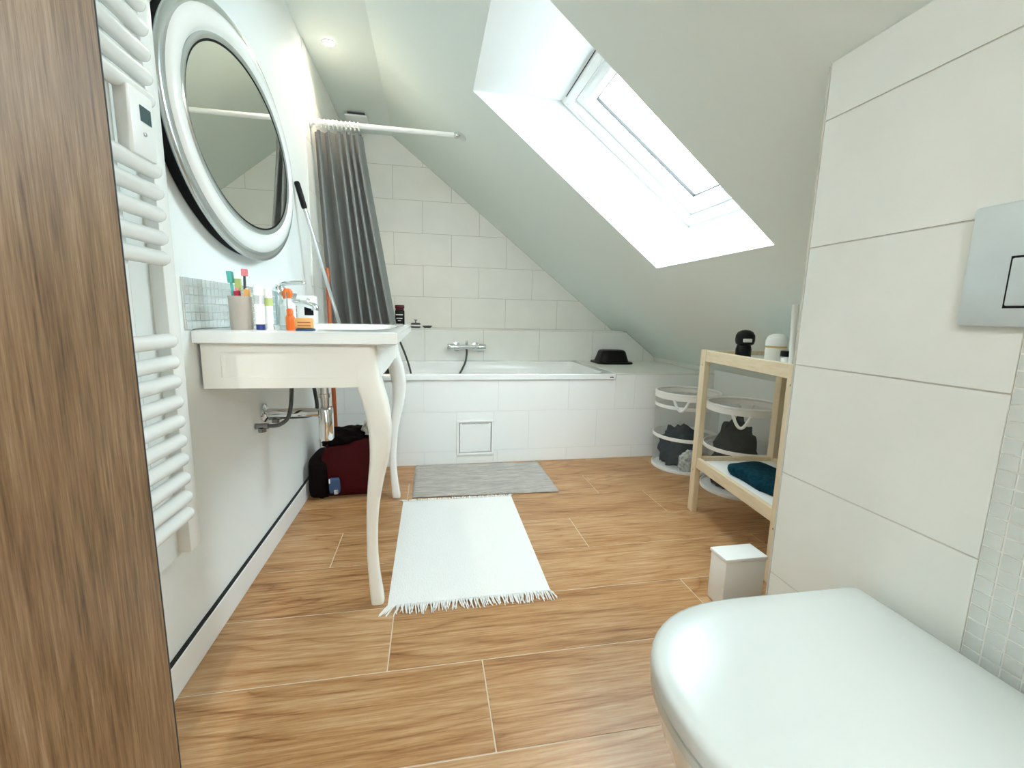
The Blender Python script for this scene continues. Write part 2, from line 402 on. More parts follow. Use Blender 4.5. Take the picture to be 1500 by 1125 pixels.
# doorway behind the camera with the hall beyond
DX0, DX1, DH = .20, 1.02, 2.02
bm = bmesh.new(); box(bm, 0, DX0-.045, YD-.1, YD, 0, ZC); box(bm, DX1, XK, YD-.1, YD, 0, ZC); box(bm, DX0-.045, DX1, YD-.1, YD, DH, ZC)
tag(obj('wall_front', bm, 'paint'), kind='structure')
bm = bmesh.new(); box(bm, -.1, XK+.1, -1.7, -1.6, 0, ZC); tag(obj('wall_hall', bm, 'paint'), kind='structure')
bm = bmesh.new(); box(bm, XK, XK+.1, -1.6, -.3, 0, ZC); tag(obj('wall_hall_side', bm, 'paint'), kind='structure')

# ================================================================== BATH
bath = thing('bathtub', (.87, (YF+YL)/2, 0), 'white built-in bathtub against the beige tiled wall', 'bathtub')
BX1 = 1.735
def rrect(x0, x1, y0, y1, r, n=6):
    out = []
    for cx, cy, a0 in ((x1-r, y1-r, 0), (x0+r, y1-r, 90), (x0+r, y0+r, 180), (x1-r, y0+r, 270)):
        for k in range(n+1):
            a = math.radians(a0+90*k/n); out.append((cx+r*math.cos(a), cy+r*math.sin(a)))
    return out
def loops(bm, L, closed_last=True):
    R = [[bm.verts.new(p) for p in l] for l in L]; n = len(L[0])
    for a, b_ in zip(R, R[1:]):
        for i in range(n): bm.faces.new((a[i], a[(i+1) % n], b_[(i+1) % n], b_[i]))
    if closed_last: bm.faces.new(R[-1])
    return R
bx0, bx1, by0, by1 = .008, BX1, YF-.012, YL-.003
L = []
for ins, z, r in ((.0, ZR-.032, .012), (.0, ZR-.004, .012), (.004, ZR, .012), (.055, ZR-.002, .06), (.062, ZR-.010, .065), (.075, ZR-.06, .07), (.12, .26, .10), (.16, .17, .12), (.24, .145, .10)):
    L.append([(x, y, z) for x, y in rrect(bx0+ins, bx1-ins, by0+ins, by1-ins, r)])
bm = bmesh.new(); loops(bm, L); obj('tub', bm, 'acrylic', bath, smooth=40)
bm = bmesh.new(); lathe(bm, [(0, 0), (.028, 0), (.026, .004), (0, .005)], (.45, 2.93, .1455), 20); obj('drain', bm, 'chrome', bath, smooth=40)
bm = bmesh.new(); box(bm, BX1-.045, BX1-.020, YF-.0135, YF-.0115, ZR-.024, ZR-.018); obj('badge', bm, 'black', bath)
# tiled front with the inspection hatch, and the tiled shelf beside the tub
bm = bmesh.new(); box(bm, 0, XK, YF+.0005, YF+.04, 0, ZR-.033); box(bm, BX1+.002, XK, YF+.006, YL, .3, ZR-.006)
bf = tag(obj('wall_bath_front', bm, 'grout_white', origin=(0, YF, 0)), kind='structure')
HX0, HX1, HZ0, HZ1 = .746, .968, .055, .270
def front_tile(xa, xe, z0, z1):
    pieces = [(xa, xe, z0, z1)]
    out = []
    for a, b_, c, d in pieces:
        if b_ <= HX0 or a >= HX1 or d <= HZ0 or c >= HZ1: out.append((a, b_, c, d)); continue
        if a < HX0: out.append((a, HX0, c, d))
        if b_ > HX1: out.append((HX1, b_, c, d))
        a2, b2 = max(a, HX0), min(b_, HX1)
        if c < HZ0: out.append((a2, b2, c, HZ0))
        if d > HZ1: out.append((a2, b2, HZ1, d))
    for a, b_, c, d in out:
        if b_-a > .012 and d-c > .012: tile_xz(a, b_, c, d, YF-.001, bf, 'tile_white', slope=False)
for z0, z1, off in ((.0, .080, .12), (.080, .3205, .31), (.3205, None, .12)):
    for k in range(-1, 7):
        xa, xe = max(off+k*TW, 0), min(off+(k+1)*TW, XK)
        if xe-xa < .015: continue
        if z1: front_tile(xa, xe, z0, z1)
        else:
            if xa < BX1 < xe:
                front_tile(xa, BX1, z0, ZR-.034); tile_xz(BX1, xe, z0, ZR-.006, YF-.001, bf, 'tile_white', slope=False)
            elif xe <= BX1: front_tile(xa, xe, z0, ZR-.034)
            else: tile_xz(xa, xe, z0, ZR-.006, YF-.001, bf, 'tile_white', slope=False)
for xa, xe in ((BX1+.003, 2.09), (2.09, XK)):
    for ya, ye in ((YF-.001, 2.98), (2.98, YL-.003)):
        bm = bmesh.new(); box(bm, xa+.001, xe-.001, ya+.001, ye-.001, ZR-.006, ZR, .001, 1); obj('tile', bm, 'tile', bf)
h = thing('access_panel', ((HX0+HX1)/2, YF, HZ0), 'small square white inspection hatch set in the tiled bath front', 'access panel')
bm = bmesh.new()
for a in ((HX0, HX1, HZ0, HZ0+.014), (HX0, HX1, HZ1-.014, HZ1), (HX0, HX0+.014, HZ0+.014, HZ1-.014), (HX1-.014, HX1, HZ0+.014, HZ1-.014)):
    box(bm, a[0], a[1], YF-.009, YF+.004, a[2], a[3], .0015, 1)
obj('frame', bm, 'plastic_white', h)
bm = bmesh.new(); box(bm, HX0+.018, HX1-.018, YF-.005, YF+.004, HZ0+.018, HZ1-.018, .001, 1); obj('door', bm, 'plastic_white', h)
bm = bmesh.new(); box(bm, HX0+.014, HX1-.014, YF+.0005, YF+.004, HZ0+.014, HZ1-.014); obj('gap', bm, 'grout_white', h)
bm = bmesh.new(); box(bm, HX0+.03, HX1-.03, YF-.0065, YF-.0045, HZ1-.024, HZ1-.021); obj('catch', bm, 'silver', h)

# ================================================================== TOILET
TY = .418; TX0, TX1 = .877, 1.337
def d_outline(ins, z, x1=TX1, hw=.178, tip=TX0, n=26):
    """D-shaped seat outline: straight towards the wall, rounded at the tip"""
    h_ = hw-ins; t_ = tip+ins; b_ = x1-ins; xs_ = 1.09
    out = []
    for k in range(n+1):
        a = math.pi*(.5+k/n); ca, sa = math.cos(a), math.sin(a)
        e = 2/2.35
        out.append((xs_+(xs_-t_)*math.copysign(abs(ca)**e, ca), TY+h_*math.copysign(abs(sa)**e, sa), z))
    for f in (.33, .66, .9): out.append((xs_+(b_-xs_)*f, TY-h_*(1-.02*f), z))
    out += [(b_-.004, TY-h_*.965, z), (b_, TY-h_*.93, z), (b_, TY, z), (b_, TY+h_*.93, z), (b_-.004, TY+h_*.965, z)]
    for f in (.9, .66, .33): out.append((xs_+(b_-xs_)*f, TY+h_*(1-.02*f), z))
    return out
toi = thing('toilet', (1.15, TY, .12), 'white wall-hung toilet with its lid closed, below the steel flush plate', 'toilet')
bm = bmesh.new(); loops(bm, [d_outline(.006, .400), d_outline(0, .404), d_outline(0, .420), d_outline(.003, .4265), d_outline(.009, .4295), d_outline(.04, .4315), d_outline(.10, .4325)])
bm.faces.new(list(reversed(bm.verts[:len(d_outline(0, 0))]))); obj('lid', bm, 'lid', toi, smooth=50)
bm = bmesh.new(); loops(bm, [d_outline(.008, .381), d_outline(.002, .384), d_outline(.002, .396), d_outline(.008, .3985)]); obj('seat', bm, 'lid', toi, smooth=50)
def bowl_loop(ins, z, back=XR-.002):
    pts = d_outline(ins, z, x1=back)
    return [(max(p[0], 0) if p[0] < back-.02 else back, p[1], z) for p in pts]
bm = bmesh.new(); loops(bm, [bowl_loop(.012, .378), bowl_loop(.010, .362), bowl_loop(.018, .330), bowl_loop(.045, .26), bowl_loop(.075, .18), bowl_loop(.10, .10), bowl_loop(.118, .07)])
obj('bowl', bm, 'ceramic', toi, smooth=50)
for s in (-1, 1):
    bm = bmesh.new(); lathe(bm, [(.0, -.02), (.011, -.02), (.011, .02), (0, .02)], (TX1-.014, TY+s*.085, .386), 16, 'y'); obj('hinge', bm, 'chrome', toi, smooth=40)
fp = thing('flush_plate', (XR, .395, .889), 'brushed steel dual flush plate on the beige tiles above the toilet', 'flush plate')
bm = bmesh.new(); box(bm, XR-.010, XR-.0005, .273, .517, .889, 1.053, .004, 2); obj('plate', bm, 'steel', fp, smooth=40)
for (ya, ye) in ((.402, .466), (.322, .388)):
    bm = bmesh.new(); box(bm, XR-.0105, XR-.0098, ya, ye, .914, .982); bt = obj('button_recess', bm, 'black', fp)
    bm = bmesh.new(); box(bm, XR-.014, XR-.010, ya+.003, ye-.003, .917, .979, .002, 2); obj('button', bm, 'steel', bt, smooth=40)

# ================================================================== DOOR LEAF
dr = thing('door_leaf', (.18, YD+.02, 0), 'brown wood-grain door leaf standing open in front of the towel radiator', 'door')
bm = bmesh.new(); box(bm, .16, .2, YD+.02, .672, .008, 2.0, .0015, 1); obj('panel', bm, 'door_wood', dr)
bm = bmesh.new(); box(bm, .1600, .2003, .6722, .6735, .008, 2.0); obj('edge_band', bm, 'charcoal', dr)
for z in (.25, 1.0, 1.75):
    bm = bmesh.new(); rod(bm, (.205, YD+.012, z), (.205, YD+.012, z+.09), .007, dome=False); obj('hinge', bm, 'chrome', dr, smooth=40)

# ================================================================== TOWEL RADIATOR
rad = thing('towel_radiator', (.05, .80, .335), 'white towel radiator with round bars and a small thermostat display', 'radiator')
bm = bmesh.new(); box(bm, .0005, .030, .50, 1.05, .335, 2.0, .002, 1); obj('back_panel', bm, 'rad_panel', rad)
bm = bmesh.new(); box(bm, .0005, .056, 1.040, 1.086, .343, 2.0, .004, 2); obj('panel_edge', bm, 'rad', rad, smooth=40)
for y in (.53, .888):
    bm = bmesh.new(); box(bm, .040, .074, y-.02, y+.02, .440, 1.9, .010, 3); c_ = obj('collector', bm, 'rad', rad, smooth=40)
    for z in (.475, 1.80):
        bm = bmesh.new(); rod(bm, (.029, y, z), (.045, y, z), .010, dome=False); obj('bracket', bm, 'chrome', c_, smooth=40)
me = mesh_of(lambda bm: rod(bm, (0, -.31, 0), (0, .2, 0), .0145, 16), 'rad')
for p in me.polygons: p.use_smooth = True
tz = [1.87, 1.83, 1.79, 1.59, 1.55, 1.51, 1.47, 1.428, 1.388, 1.346, 1.306, 1.268, 1.145, 1.106, 1.066, 1.023, .985, .826, .783, .744, .702, .661, .620, .580, .539, .498, .461]
for z in tz: place('bar', me, (.082, .798, z), rad)
bm = bmesh.new(); box(bm, .074, .100, .905, .972, 1.152, 1.262, .004, 2); th = obj('thermostat', bm, 'plastic_white', rad, smooth=40)
bm = bmesh.new(); box(bm, .0995, .1012, .930, .960, 1.212, 1.238); obj('display', bm, 'display', th)
bm = bmesh.new(); lathe(bm, [(0, 0), (.0035, 0), (.0035, .0025), (0, .003)], (.0995, .938, 1.192), 12, 'x'); obj('button', bm, 'silver', th)
bm = bmesh.new(); rod(bm, (.058, .888, .40), (.058, .888, .44), .012, 14); obj('valve', bm, 'rad', rad, smooth=40)

# ================================================================== MIRROR
mi = thing('oval_mirror', (.02, 1.574, 1.05), 'large oval wall mirror in a wide white frame with silver edges', 'mirror')
def oval_ring(bm, prof, cy, cz, n=96):
    """prof: (semi axis y, semi axis z, x)"""
    loops(bm, [[(x, cy+a*math.cos(2*math.pi*k/n), cz+b_*math.sin(2*math.pi*k/n)) for k in range(n)] for a, b_, x in prof], False)
cy, cz = 1.578, 1.380
bm = bmesh.new(); oval_ring(bm, [(.30, .18, .004), (.452, .318, .004), (.452, .318, .030), (.30, .18, .030), (.30, .18, .004)], cy, cz); obj('backing', bm, 'black_matte', mi, smooth=40)  # black colour stands in for the shaded side behind the frame
bm = bmesh.new(); oval_ring(bm, [(.30, .18, .030), (.460, .327, .031), (.464, .331, .036), (.464, .331, .041), (.458, .325, .045), (.446, .313, .045), (.440, .307, .041), (.30, .18, .040)], cy, cz); obj('outer_rim', bm, 'silver', mi, smooth=60)
bm = bmesh.new(); oval_ring(bm, [(.441, .308, .040), (.437, .303, .048), (.424, .290, .052), (.402, .266, .051), (.392, .256, .046), (.386, .250, .0405), (.370, .235, .0402)], cy+.012, cz+.006); obj('frame', bm, 'lacquer_white', mi, smooth=60)
bm = bmesh.new(); oval_ring(bm, [(.388, .252, .0405), (.386, .250, .0455), (.376, .240, .0455), (.370, .234, .0415)], cy+.018, cz+.008); obj('inner_rim', bm, 'silver', mi, smooth=60)
bm = bmesh.new(); oval_ring(bm, [(.380, .244, .0418), (.372, .236, .0428), (.366, .230, .0414)], cy+.018, cz+.008); obj('gap_line', bm, 'black_matte', mi, smooth=60)
bm = bmesh.new(); n = 96; bm.faces.new([bm.verts.new((.0412, cy+.018+.374*math.cos(2*math.pi*k/n), cz+.008+.238*math.sin(2*math.pi*k/n))) for k in range(n)]); obj('glass', bm, 'mirror', mi)

# ================================================================== VANITY TABLE
VY0, VY1, VX1, VZ0, VZ = 1.235, 2.150, .505, .802, .838
van = thing('vanity_table', (.25, 1.69, 0), 'white vanity table with cabriole legs standing below the oval mirror', 'vanity')
bm = bmesh.new(); nx, ny = 36, 60; G = []
for i in range(nx+1):
    row = []
    for j in range(ny+1):
        x = .003+(VX1-.003)*i/nx; y = VY0+(VY1-VY0)*j/ny
        dx = (x-.29)/.165; dy = (y-1.69)/.30; d = (abs(dx)**4+abs(dy)**4)**.25
        z = VZ
        if d < 1: z -= .012+.075*min(1, (1-d)/.35)**.7
        e = min(x-.003 if False else 9, VX1-x, y-VY0, VY1-y)
        if e < .012: z -= .004*(1-e/.012)**2
        row.append(bm.verts.new((x, y, z)))
    G.append(row)
for i in range(nx):
    for j in range(ny): bm.faces.new((G[i][j], G[i+1][j], G[i+1][j+1], G[i][j+1]))
rim = [G[i][0] for i in range(nx+1)]+[G[nx][j] for j in range(1, ny+1)]+[G[i][ny] for i in range(nx-1, -1, -1)]+[G[0][j] for j in range(ny-1, 0, -1)]
low = [bm.verts.new((v.co.x, v.co.y, VZ0+.004)) for v in rim]; low2 = [bm.verts.new((min(v.co.x, VX1-.01), min(max(v.co.y, VY0+.01), VY1-.01), VZ0)) for v in rim]
k = len(rim)
for i in range(k):
    j = (i+1) % k; bm.faces.new((rim[i], rim[j], low[j], low[i])); bm.faces.new((low[i], low[j], low2[j], low2[i]))
bm.faces.new(low2)
obj('basin_top', bm, 'ceramic', van, smooth=40)
AX = .432; AY0, AY1 = 1.262, 2.122; AZ = .683
def apron_panel(bm, pl, a0, a1, z0, z1, t0, t1, inset=.045):
    """board with a routed rectangle; pl 'y' or 'x'"""
    g = .004
    def bx(u0, u1, w0, w1, d):
        if pl == 'y': box(bm, u0, u1, t0+d, t1, w0, w1)
        else: box(bm, t0, t1-d, u0, u1, w0, w1)
    bx(a0, a1, z0, z1, .004)
    bx(a0, a1, z0, z0+.030, 0); bx(a0, a1, z1-.022, z1, 0); bx(a0, a0+inset, z0+.030, z1-.022, 0); bx(a1-inset, a1, z0+.030, z1-.022, 0)
bm = bmesh.new(); apron_panel(bm, 'y', .008, AX-.024, AZ, VZ0, AY0, AY0+.02); obj('side_apron', bm, 'lacquer', van)
bm = bmesh.new(); box(bm, .008, AX-.05, AY1-.02, AY1, AZ, VZ0); obj('side_apron', bm, 'lacquer', van)
bm = bmesh.new()
ns = 28; top_, bot_ = [], []
for i in range(ns+1):
    y = AY0+.03+(AY1-AY0-.06)*i/ns; t_ = abs(2*i/ns-1); zb = .700-.028*math.cos(math.pi*2*(i/ns)*1.0)*0 + (.030*(1-t_**2)*-.4) - .02*t_**6
    top_.append((y, VZ0)); bot_.append((y, zb))
prism(bm, top_+bot_[::-1], 'x', AX-.012, AX+.008); obj('front_apron', bm, 'lacquer_white', van)
for s in (0, 1):
    bm = bmesh.new(); box(bm, .008, .03, AY0+.03, AY1-.03, AZ, VZ0)
    if s: obj('back_rail', bm, 'lacquer', van)
    else: bm.free()
# cabriole leg: (z, x centre, half width, outward in y)
LEG = [(.802, .406, .037, .004), (.74, .411, .0375, .003), (.69, .421, .0375, .000), (.64, .436, .0360, -.005), (.59, .445, .0340, -.009), (.54, .449, .0315, -.010), (.47, .444, .0270, -.007), (.40, .432, .0225, -.001), (.32, .421, .0185, .004), (.24, .416, .0163, .006), (.16, .415, .0162, .006), (.09, .419, .0175, .004), (.03, .425, .0195, .002), (.004, .427, .0195, .001), (.0, .427, .0185, .001)]
def leg_mesh(sign, y):
    P = spline([(a[1], a[3], a[0]) for a in LEG], 4); H = spline([(a[2], 0, 0) for a in LEG], 4)
    Ls = []
    for p, h_ in zip(P, H):
        r = h_.x; ring = []
        for k in range(20):
            a = 2*math.pi*k/20; ca, sa = math.cos(a), math.sin(a); e = 2/3.4
            ring.append((p.x+r*math.copysign(abs(ca)**e, ca), y+sign*p.y*-1*-1+r*math.copysign(abs(sa)**e, sa), p.z))
        Ls.append(ring)
    bm = bmesh.new(); loops(bm, Ls); bm.faces.new(list(reversed([v for v in bm.verts][:20]))); return bm
obj('leg', leg_mesh(1, AY0+.034), 'lacquer', van, smooth=50)
obj('leg', leg_mesh(-1, AY1-.020), 'lacquer_white', van, smooth=50)
# mosaic splashback
sp = thing('splashback', (0, 1.70, VZ), 'strip of pale glossy mosaic above the vanity top', 'splashback')
bm = bmesh.new(); box(bm, .0004, .004, 1.212, 2.152, VZ+.001, .967); obj('bed', bm, 'plastic_white', sp)
NS, NR = 42, 6; cw, chh = .94/NS, (.967-VZ-.001)/NR
me = mesh_of(lambda bm: box(bm, 0, .0035, -cw/2+.0008, cw/2-.0008, -chh/2+.0008, chh/2-.0008), 'glass_mosaic')
for i in range(NS):
    for j in range(NR): place('mosaic_tile', me, (.0035, 1.212+(i+.5)*cw, VZ+.001+(j+.5)*chh), sp)
# basin tap
tp = thing('basin_tap', (.075, 1.69, VZ), 'chrome single-lever mixer tap on the vanity top', 'tap')
bm = bmesh.new(); lathe(bm, [(0, 0), (.027, 0), (.027, .006), (.021, .012), (.020, .10), (.022, .105), (.022, .128), (.018, .134), (0, .135)], (.075, 1.69, VZ), 24); obj('body', bm, 'chrome', tp, smooth=40)
bm = bmesh.new(); tube(bm, spline([(.088, 1.69, VZ+.075), (.13, 1.69, VZ+.082), (.185, 1.69, VZ+.070), (.19, 1.69, VZ+.055)], 6), [.012]*19, 14); obj('spout', bm, 'chrome', tp, smooth=40)
bm = bmesh.new(); tube(bm, spline([(.075, 1.69, VZ+.135), (.10, 1.685, VZ+.146), (.165, 1.68, VZ+.150)], 6), [.011]+[.008]*11+[.006], 12); obj('lever', bm, 'chrome', tp, smooth=40)
# trap, pipe and hoses below
tr = thing('bottle_trap', (.205, 1.68, .42), 'chrome bottle trap and waste pipe under the vanity', 'pipe')
bm = bmesh.new(); lathe(bm, [(0, 0), (.021, 0), (.026, .008), (.026, .118), (.022, .124), (0, .125)], (.213, 1.68, .418), 24); obj('cup', bm, 'chrome', tr, smooth=40)
bm = bmesh.new(); lathe(bm, [(.016, .0), (.0165, .035), (.021, .036), (.021, .05), (.0165, .051), (.0165, .198)], (.213, 1.68, .543), 20); obj('tailpipe', bm, 'chrome', tr, smooth=40)
bm = bmesh.new(); rod(bm, (.004, 1.68, .524), (.19, 1.68, .524), .016, 18, False); obj('waste_pipe', bm, 'chrome', tr, smooth=40)
bm = bmesh.new(); lathe(bm, [(0, .001), (.034, .001), (.033, .008), (.018, .016), (.016, .016)], (0, 1.68, .524), 24, 'x'); obj('rosette', bm, 'chrome', tr, smooth=40)
for (yy, pts) in ((1.60, [(.11, 1.66, .76), (.112, 1.64, .62), (.105, 1.62, .53), (.08, 1.60, .500), (.035, 1.60, .495)]), (1.735, [(.15, 1.70, .76), (.165, 1.72, .62), (.17, 1.735, .53), (.155, 1.735, .503), (.10, 1.735, .495), (.035, 1.735, .495)])):
    hs = thing('supply_hose', (.02, yy, .478), 'dark braided hose running from its wall valve up %s the bottle trap' % ('before' if yy < 1.68 else 'behind'), 'hose')
    bm = bmesh.new(); tube(bm, spline(pts, 8), .0068, 10); obj('hose', bm, 'hose', hs, smooth=60)
    bm = bmesh.new(); rod(bm, (.001, yy, .495), (.042, yy, .495), .010, 14, False); v_ = obj('angle_valve', bm, 'chrome_dark', hs, smooth=40)
    bm = bmesh.new(); lathe(bm, [(0, 0), (.013, 0), (.013, .014), (0, .015)], (.022, yy, .475), 14); obj('knob', bm, 'chrome_dark', v_, smooth=40)

# ------------------------------------------------------------------ things on the vanity
def on_top(px, y): p = at(px, 480, 1, y); return p.x
c = (on_top(355, 1.305), 1.305, VZ)
cup = tag(obj('tumbler', B(lathe, [(0, 0), (.0255, 0), (.0275, .004), (.0285, .088), (.0265, .088), (.0255, .006), (0, .006)], c, 28), 'cup', smooth=40), 'taupe toothbrush tumbler on the vanity', 'cup')
def brush(dx, dy, tx, ty, z1, m_, hm, label, head=.024):
    t = thing('toothbrush', (c[0]+dx, c[1]+dy, VZ+.008), label, 'toothbrush', 'toothbrushes in the tumbler')
    a, b_ = Vector((c[0]+dx, c[1]+dy, VZ+.009)), Vector((c[0]+tx, c[1]+ty, VZ+z1)); d = (b_-a).normalized()
    bm = bmesh.new(); tube(bm, [a, a+d*.05, a+d*.10, b_-d*head, b_], [.004, .0045, .0035, .003, .005], 10); obj('handle', bm, m_, t, smooth=50)
    bm = bmesh.new(); e = b_-d*head*.45; s = Vector((0, 0, 1)).cross(d).normalized() if abs(d.z) < .99 else Vector((1, 0, 0)); n_ = d.cross(s).normalized()
    P = [e+d*(head*.5*u)+s*(.006*w)+n_*k for k in (-.006, .008) for (u, w) in ((-1, -1), (1, -1), (1, 1), (-1, 1))]; v = [bm.verts.new(p) for p in P]
    for f in ((0, 1, 2, 3), (7, 6, 5, 4), (0, 4, 5, 1), (1, 5, 6, 2), (2, 6, 7, 3), (3, 7, 4, 0)): bm.faces.new([v[i] for i in f])
    obj('head', bm, hm, t)
brush(-.008, -.004, -.020, -.004, .150, 'teal', 'teal', 'teal toothbrush leaning out of the tumbler', .03)
brush(.0, .008, -.005, .005, .132, 'lime', 'lime', 'lime green toothbrush standing in the tumbler', .03)
brush(-.004, .0, -.003, -.010, .100, 'pink', 'red', 'short toothbrush with a red head in the tumbler', .02)
brush(.010, .0, .014, .002, .158, 'charcoal', 'pink', 'tallest toothbrush, dark with a pink tip, in the tumbler', .018)
brush(.012, -.006, .020, -.006, .105, 'white_print', 'apricot', 'short cream toothbrush in the tumbler', .02)
def tube_pack(px, y, w, d, hgt, label, bodym, capm, bandm):
    x = on_top(px, y); t = thing('toothpaste_tube', (x, y, VZ), label, 'toothpaste')
    bm = bmesh.new(); lathe(bm, [(0, 0), (w*.42, 0), (w*.40, .014), (0, .0145)], (x, y, VZ), 20); obj('cap', bm, capm, t, smooth=40)
    bm = bmesh.new(); n = 20; Ls = []
    for f in (0, .15, .5, 1):
        ww = w*.48+(w*.5-w*.48)*f; dd = ww*(1-f)+.0022*f
        Ls.append([(x+ww*math.cos(2*math.pi*k/n), y+dd*math.sin(2*math.pi*k/n), VZ+.0145+(hgt-.0145)*f) for k in range(n)])
    loops(bm, Ls); bd = obj('body', bm, bodym, t, smooth=50)
    bm = bmesh.new(); Ls = []
    for f in (.52, .74):
        ww = (w*.48+(w*.5-w*.48)*f)*1.02; dd = (ww*(1-f)+.0022*f)+.0008
        Ls.append([(x+ww*math.cos(2*math.pi*k/n), y+dd*math.sin(2*math.pi*k/n), VZ+.0145+(hgt-.0145)*f) for k in range(n)])
    loops(bm, Ls, False); obj('print', bm, bandm, bd, smooth=50)
tube_pack(382, 1.300, .026, .02, .118, 'white toothpaste tube with a navy cap standing beside the tumbler', 'plastic_white', 'navy', 'glass_mosaic')
tube_pack(394, 1.335, .028, .02, .110, 'white toothpaste tube with a green printed band and white cap', 'plastic_white', 'plastic_white', 'lime')
x = on_top(411, 1.36); bm = bmesh.new(); lathe(bm, [(0, 0), (.019, 0), (.021, .01), (.022, .105), (.0205, .105), (.0195, .012), (0, .010)], (x, 1.36, VZ), 24)
tag(obj('drinking_glass', bm, 'glassy', smooth=40), 'clear drinking glass beside the toothpaste tubes', 'glass')
# orange bottle, apricot box on a blue dish, white box
y = 1.30; x = on_top(426, y); t = thing('lotion_bottle', (x, y, VZ), 'small bright orange bottle on the near rim of the vanity', 'bottle')
bm = bmesh.new(); lathe(bm, [(0, 0), (.0105, 0), (.012, .003), (.012, .034), (.009, .040), (.007, .042)], (x, y, VZ), 20); obj('body', bm, 'orange', t, smooth=40)
bm = bmesh.new(); lathe(bm, [(0, .042), (.0085, .042), (.0085, .055), (.006, .058), (0, .058)], (x, y, VZ), 20); obj('cap', bm, 'orange', t, smooth=40)
y = 1.50; x = on_top(424, y); t = thing('pump_bottle', (x, y, VZ), 'white bottle with a round orange cap behind the orange bottle', 'bottle')
bm = bmesh.new(); lathe(bm, [(0, 0), (.020, 0), (.021, .004), (.021, .07), (.010, .082), (.010, .090)], (x, y, VZ), 24); obj('body', bm, 'plastic_white', t, smooth=40)
bm = bmesh.new(); lathe(bm, [(0, .090), (.010, .091), (.0145, .100), (.0145, .112), (.009, .120), (0, .121)], (x, y, VZ), 24); obj('cap', bm, 'orange', t, smooth=40)
y = 1.268; x = on_top(447, y); bm = bmesh.new(); box(bm, x-.022, x+.022, y-.013, y+.02, VZ-.003, VZ+.006, .003, 2); tag(obj('soap_dish', bm, 'blue', smooth=40), 'small flat blue dish at the edge of the vanity', 'dish')
bm = bmesh.new(); box(bm, x-.024, x+.020, y-.010, y+.016, VZ+.006, VZ+.034, .005, 2); t = obj('soap_bar', bm, 'apricot', smooth=40); tag(t, 'apricot coloured soap bar lying on the blue dish', 'soap')
for zz in (.013, .021):
    bm = bmesh.new(); box(bm, x-.016, x+.016, y-.0108, y-.0100, VZ+zz, VZ+zz+.0022); obj('groove', bm, 'copper', t)
y = 1.98; x = on_top(452, y); t = thing('soap_dispenser', (x, y, VZ), 'white box dispenser with a dark square window on the vanity', 'dispenser')
bm = bmesh.new(); box(bm, x-.035, x+.035, y-.03, y+.03, VZ, VZ+.115, .006, 2); obj('body', bm, 'plastic_white', t, smooth=40)
bm = bmesh.new(); box(bm, x-.005, x+.030, y-.0312, y-.0298, VZ+.035, VZ+.080); obj('window', bm, 'black', t)
bm = bmesh.new(); lathe(bm, [(0, -.0312), (.006, -.0312), (.006, -.029)], (x+.012, y, VZ+.098), 16, 'y'); obj('button', bm, 'silver', t)

# ================================================================== CURTAIN, ROD
RY, RZ = 2.545, 1.838; RXE = XB+(ZC-RZ)/-SL
rd = thing('shower_rod', (.0, RY, RZ), 'white shower curtain rod from the left wall to the sloped ceiling', 'rod')
bm = bmesh.new(); rod(bm, (.007, RY, RZ), (RXE-.045, RY, RZ), .0125, 16, False); obj('tube', bm, 'plastic_white', rd, smooth=40)
bm = bmesh.new(); rod(bm, (RXE-.05, RY, RZ), (RXE-.018, RY, RZ), .016, 16, True); obj('end_joint', bm, 'chrome', rd, smooth=40)
bm = bmesh.new(); c_ = Vector((RXE, RY, RZ)); tube(bm, [c_-SN*.001, c_-SN*.012], .027, 20); obj('flange', bm, 'chrome', rd, smooth=40)
bm = bmesh.new(); lathe(bm, [(0, .0065), (.026, .0065), (.026, .014), (.014, .018), (0, .018)], (0, RY, RZ), 20, 'x'); obj('flange', bm, 'plastic_white', rd, smooth=40)
cu = thing('shower_curtain', (.14, 2.61, .45), 'grey satin shower curtain gathered at the left end of the rod', 'curtain')
bm = bmesh.new(); NSG, NT = 220, 40; G = []
for j in range(NT+1):
    t_ = j/NT; z = (RZ-.03)+(.42-(RZ-.03))*t_
    xl = .022+.028*t_; xr = .245+.145*min(1, t_/.72)**1.1
    row = []
    for i in range(NSG+1):
        s = i/NSG; ph = 2*math.pi*(6.0*s+.30*math.sin(5*s+2)+.10*math.sin(9*s+3*t_))
        amp = (.030+.036*t_)*(.85+.5*noise.noise(Vector((s*6, .3, 2))))
        x = xl+(xr-xl)*s+.012*math.sin(2*ph)
        y = RY+.040+.130*t_+amp*math.sin(ph)+.006*noise.noise(Vector((s*14, t_*3, 1)))
        row.append(bm.verts.new((max(x, .012), y, z)))
    G.append(row)
for j in range(NT):
    for i in range(NSG): bm.faces.new((G[j][i], G[j][i+1], G[j+1][i+1], G[j+1][i]))
cl = obj('cloth', bm, 'curtain', cu, smooth=180)
me = mesh_of(lambda bm: tube(bm, [(0, .019*math.cos(a), .019*math.sin(a)-.005) for a in [2*math.pi*k/20 for k in range(20)]], .0028, 8, closed=True), 'plastic_white')
for i in range(11): place('ring', me, (.035+.205*i/10, RY, RZ), cu)
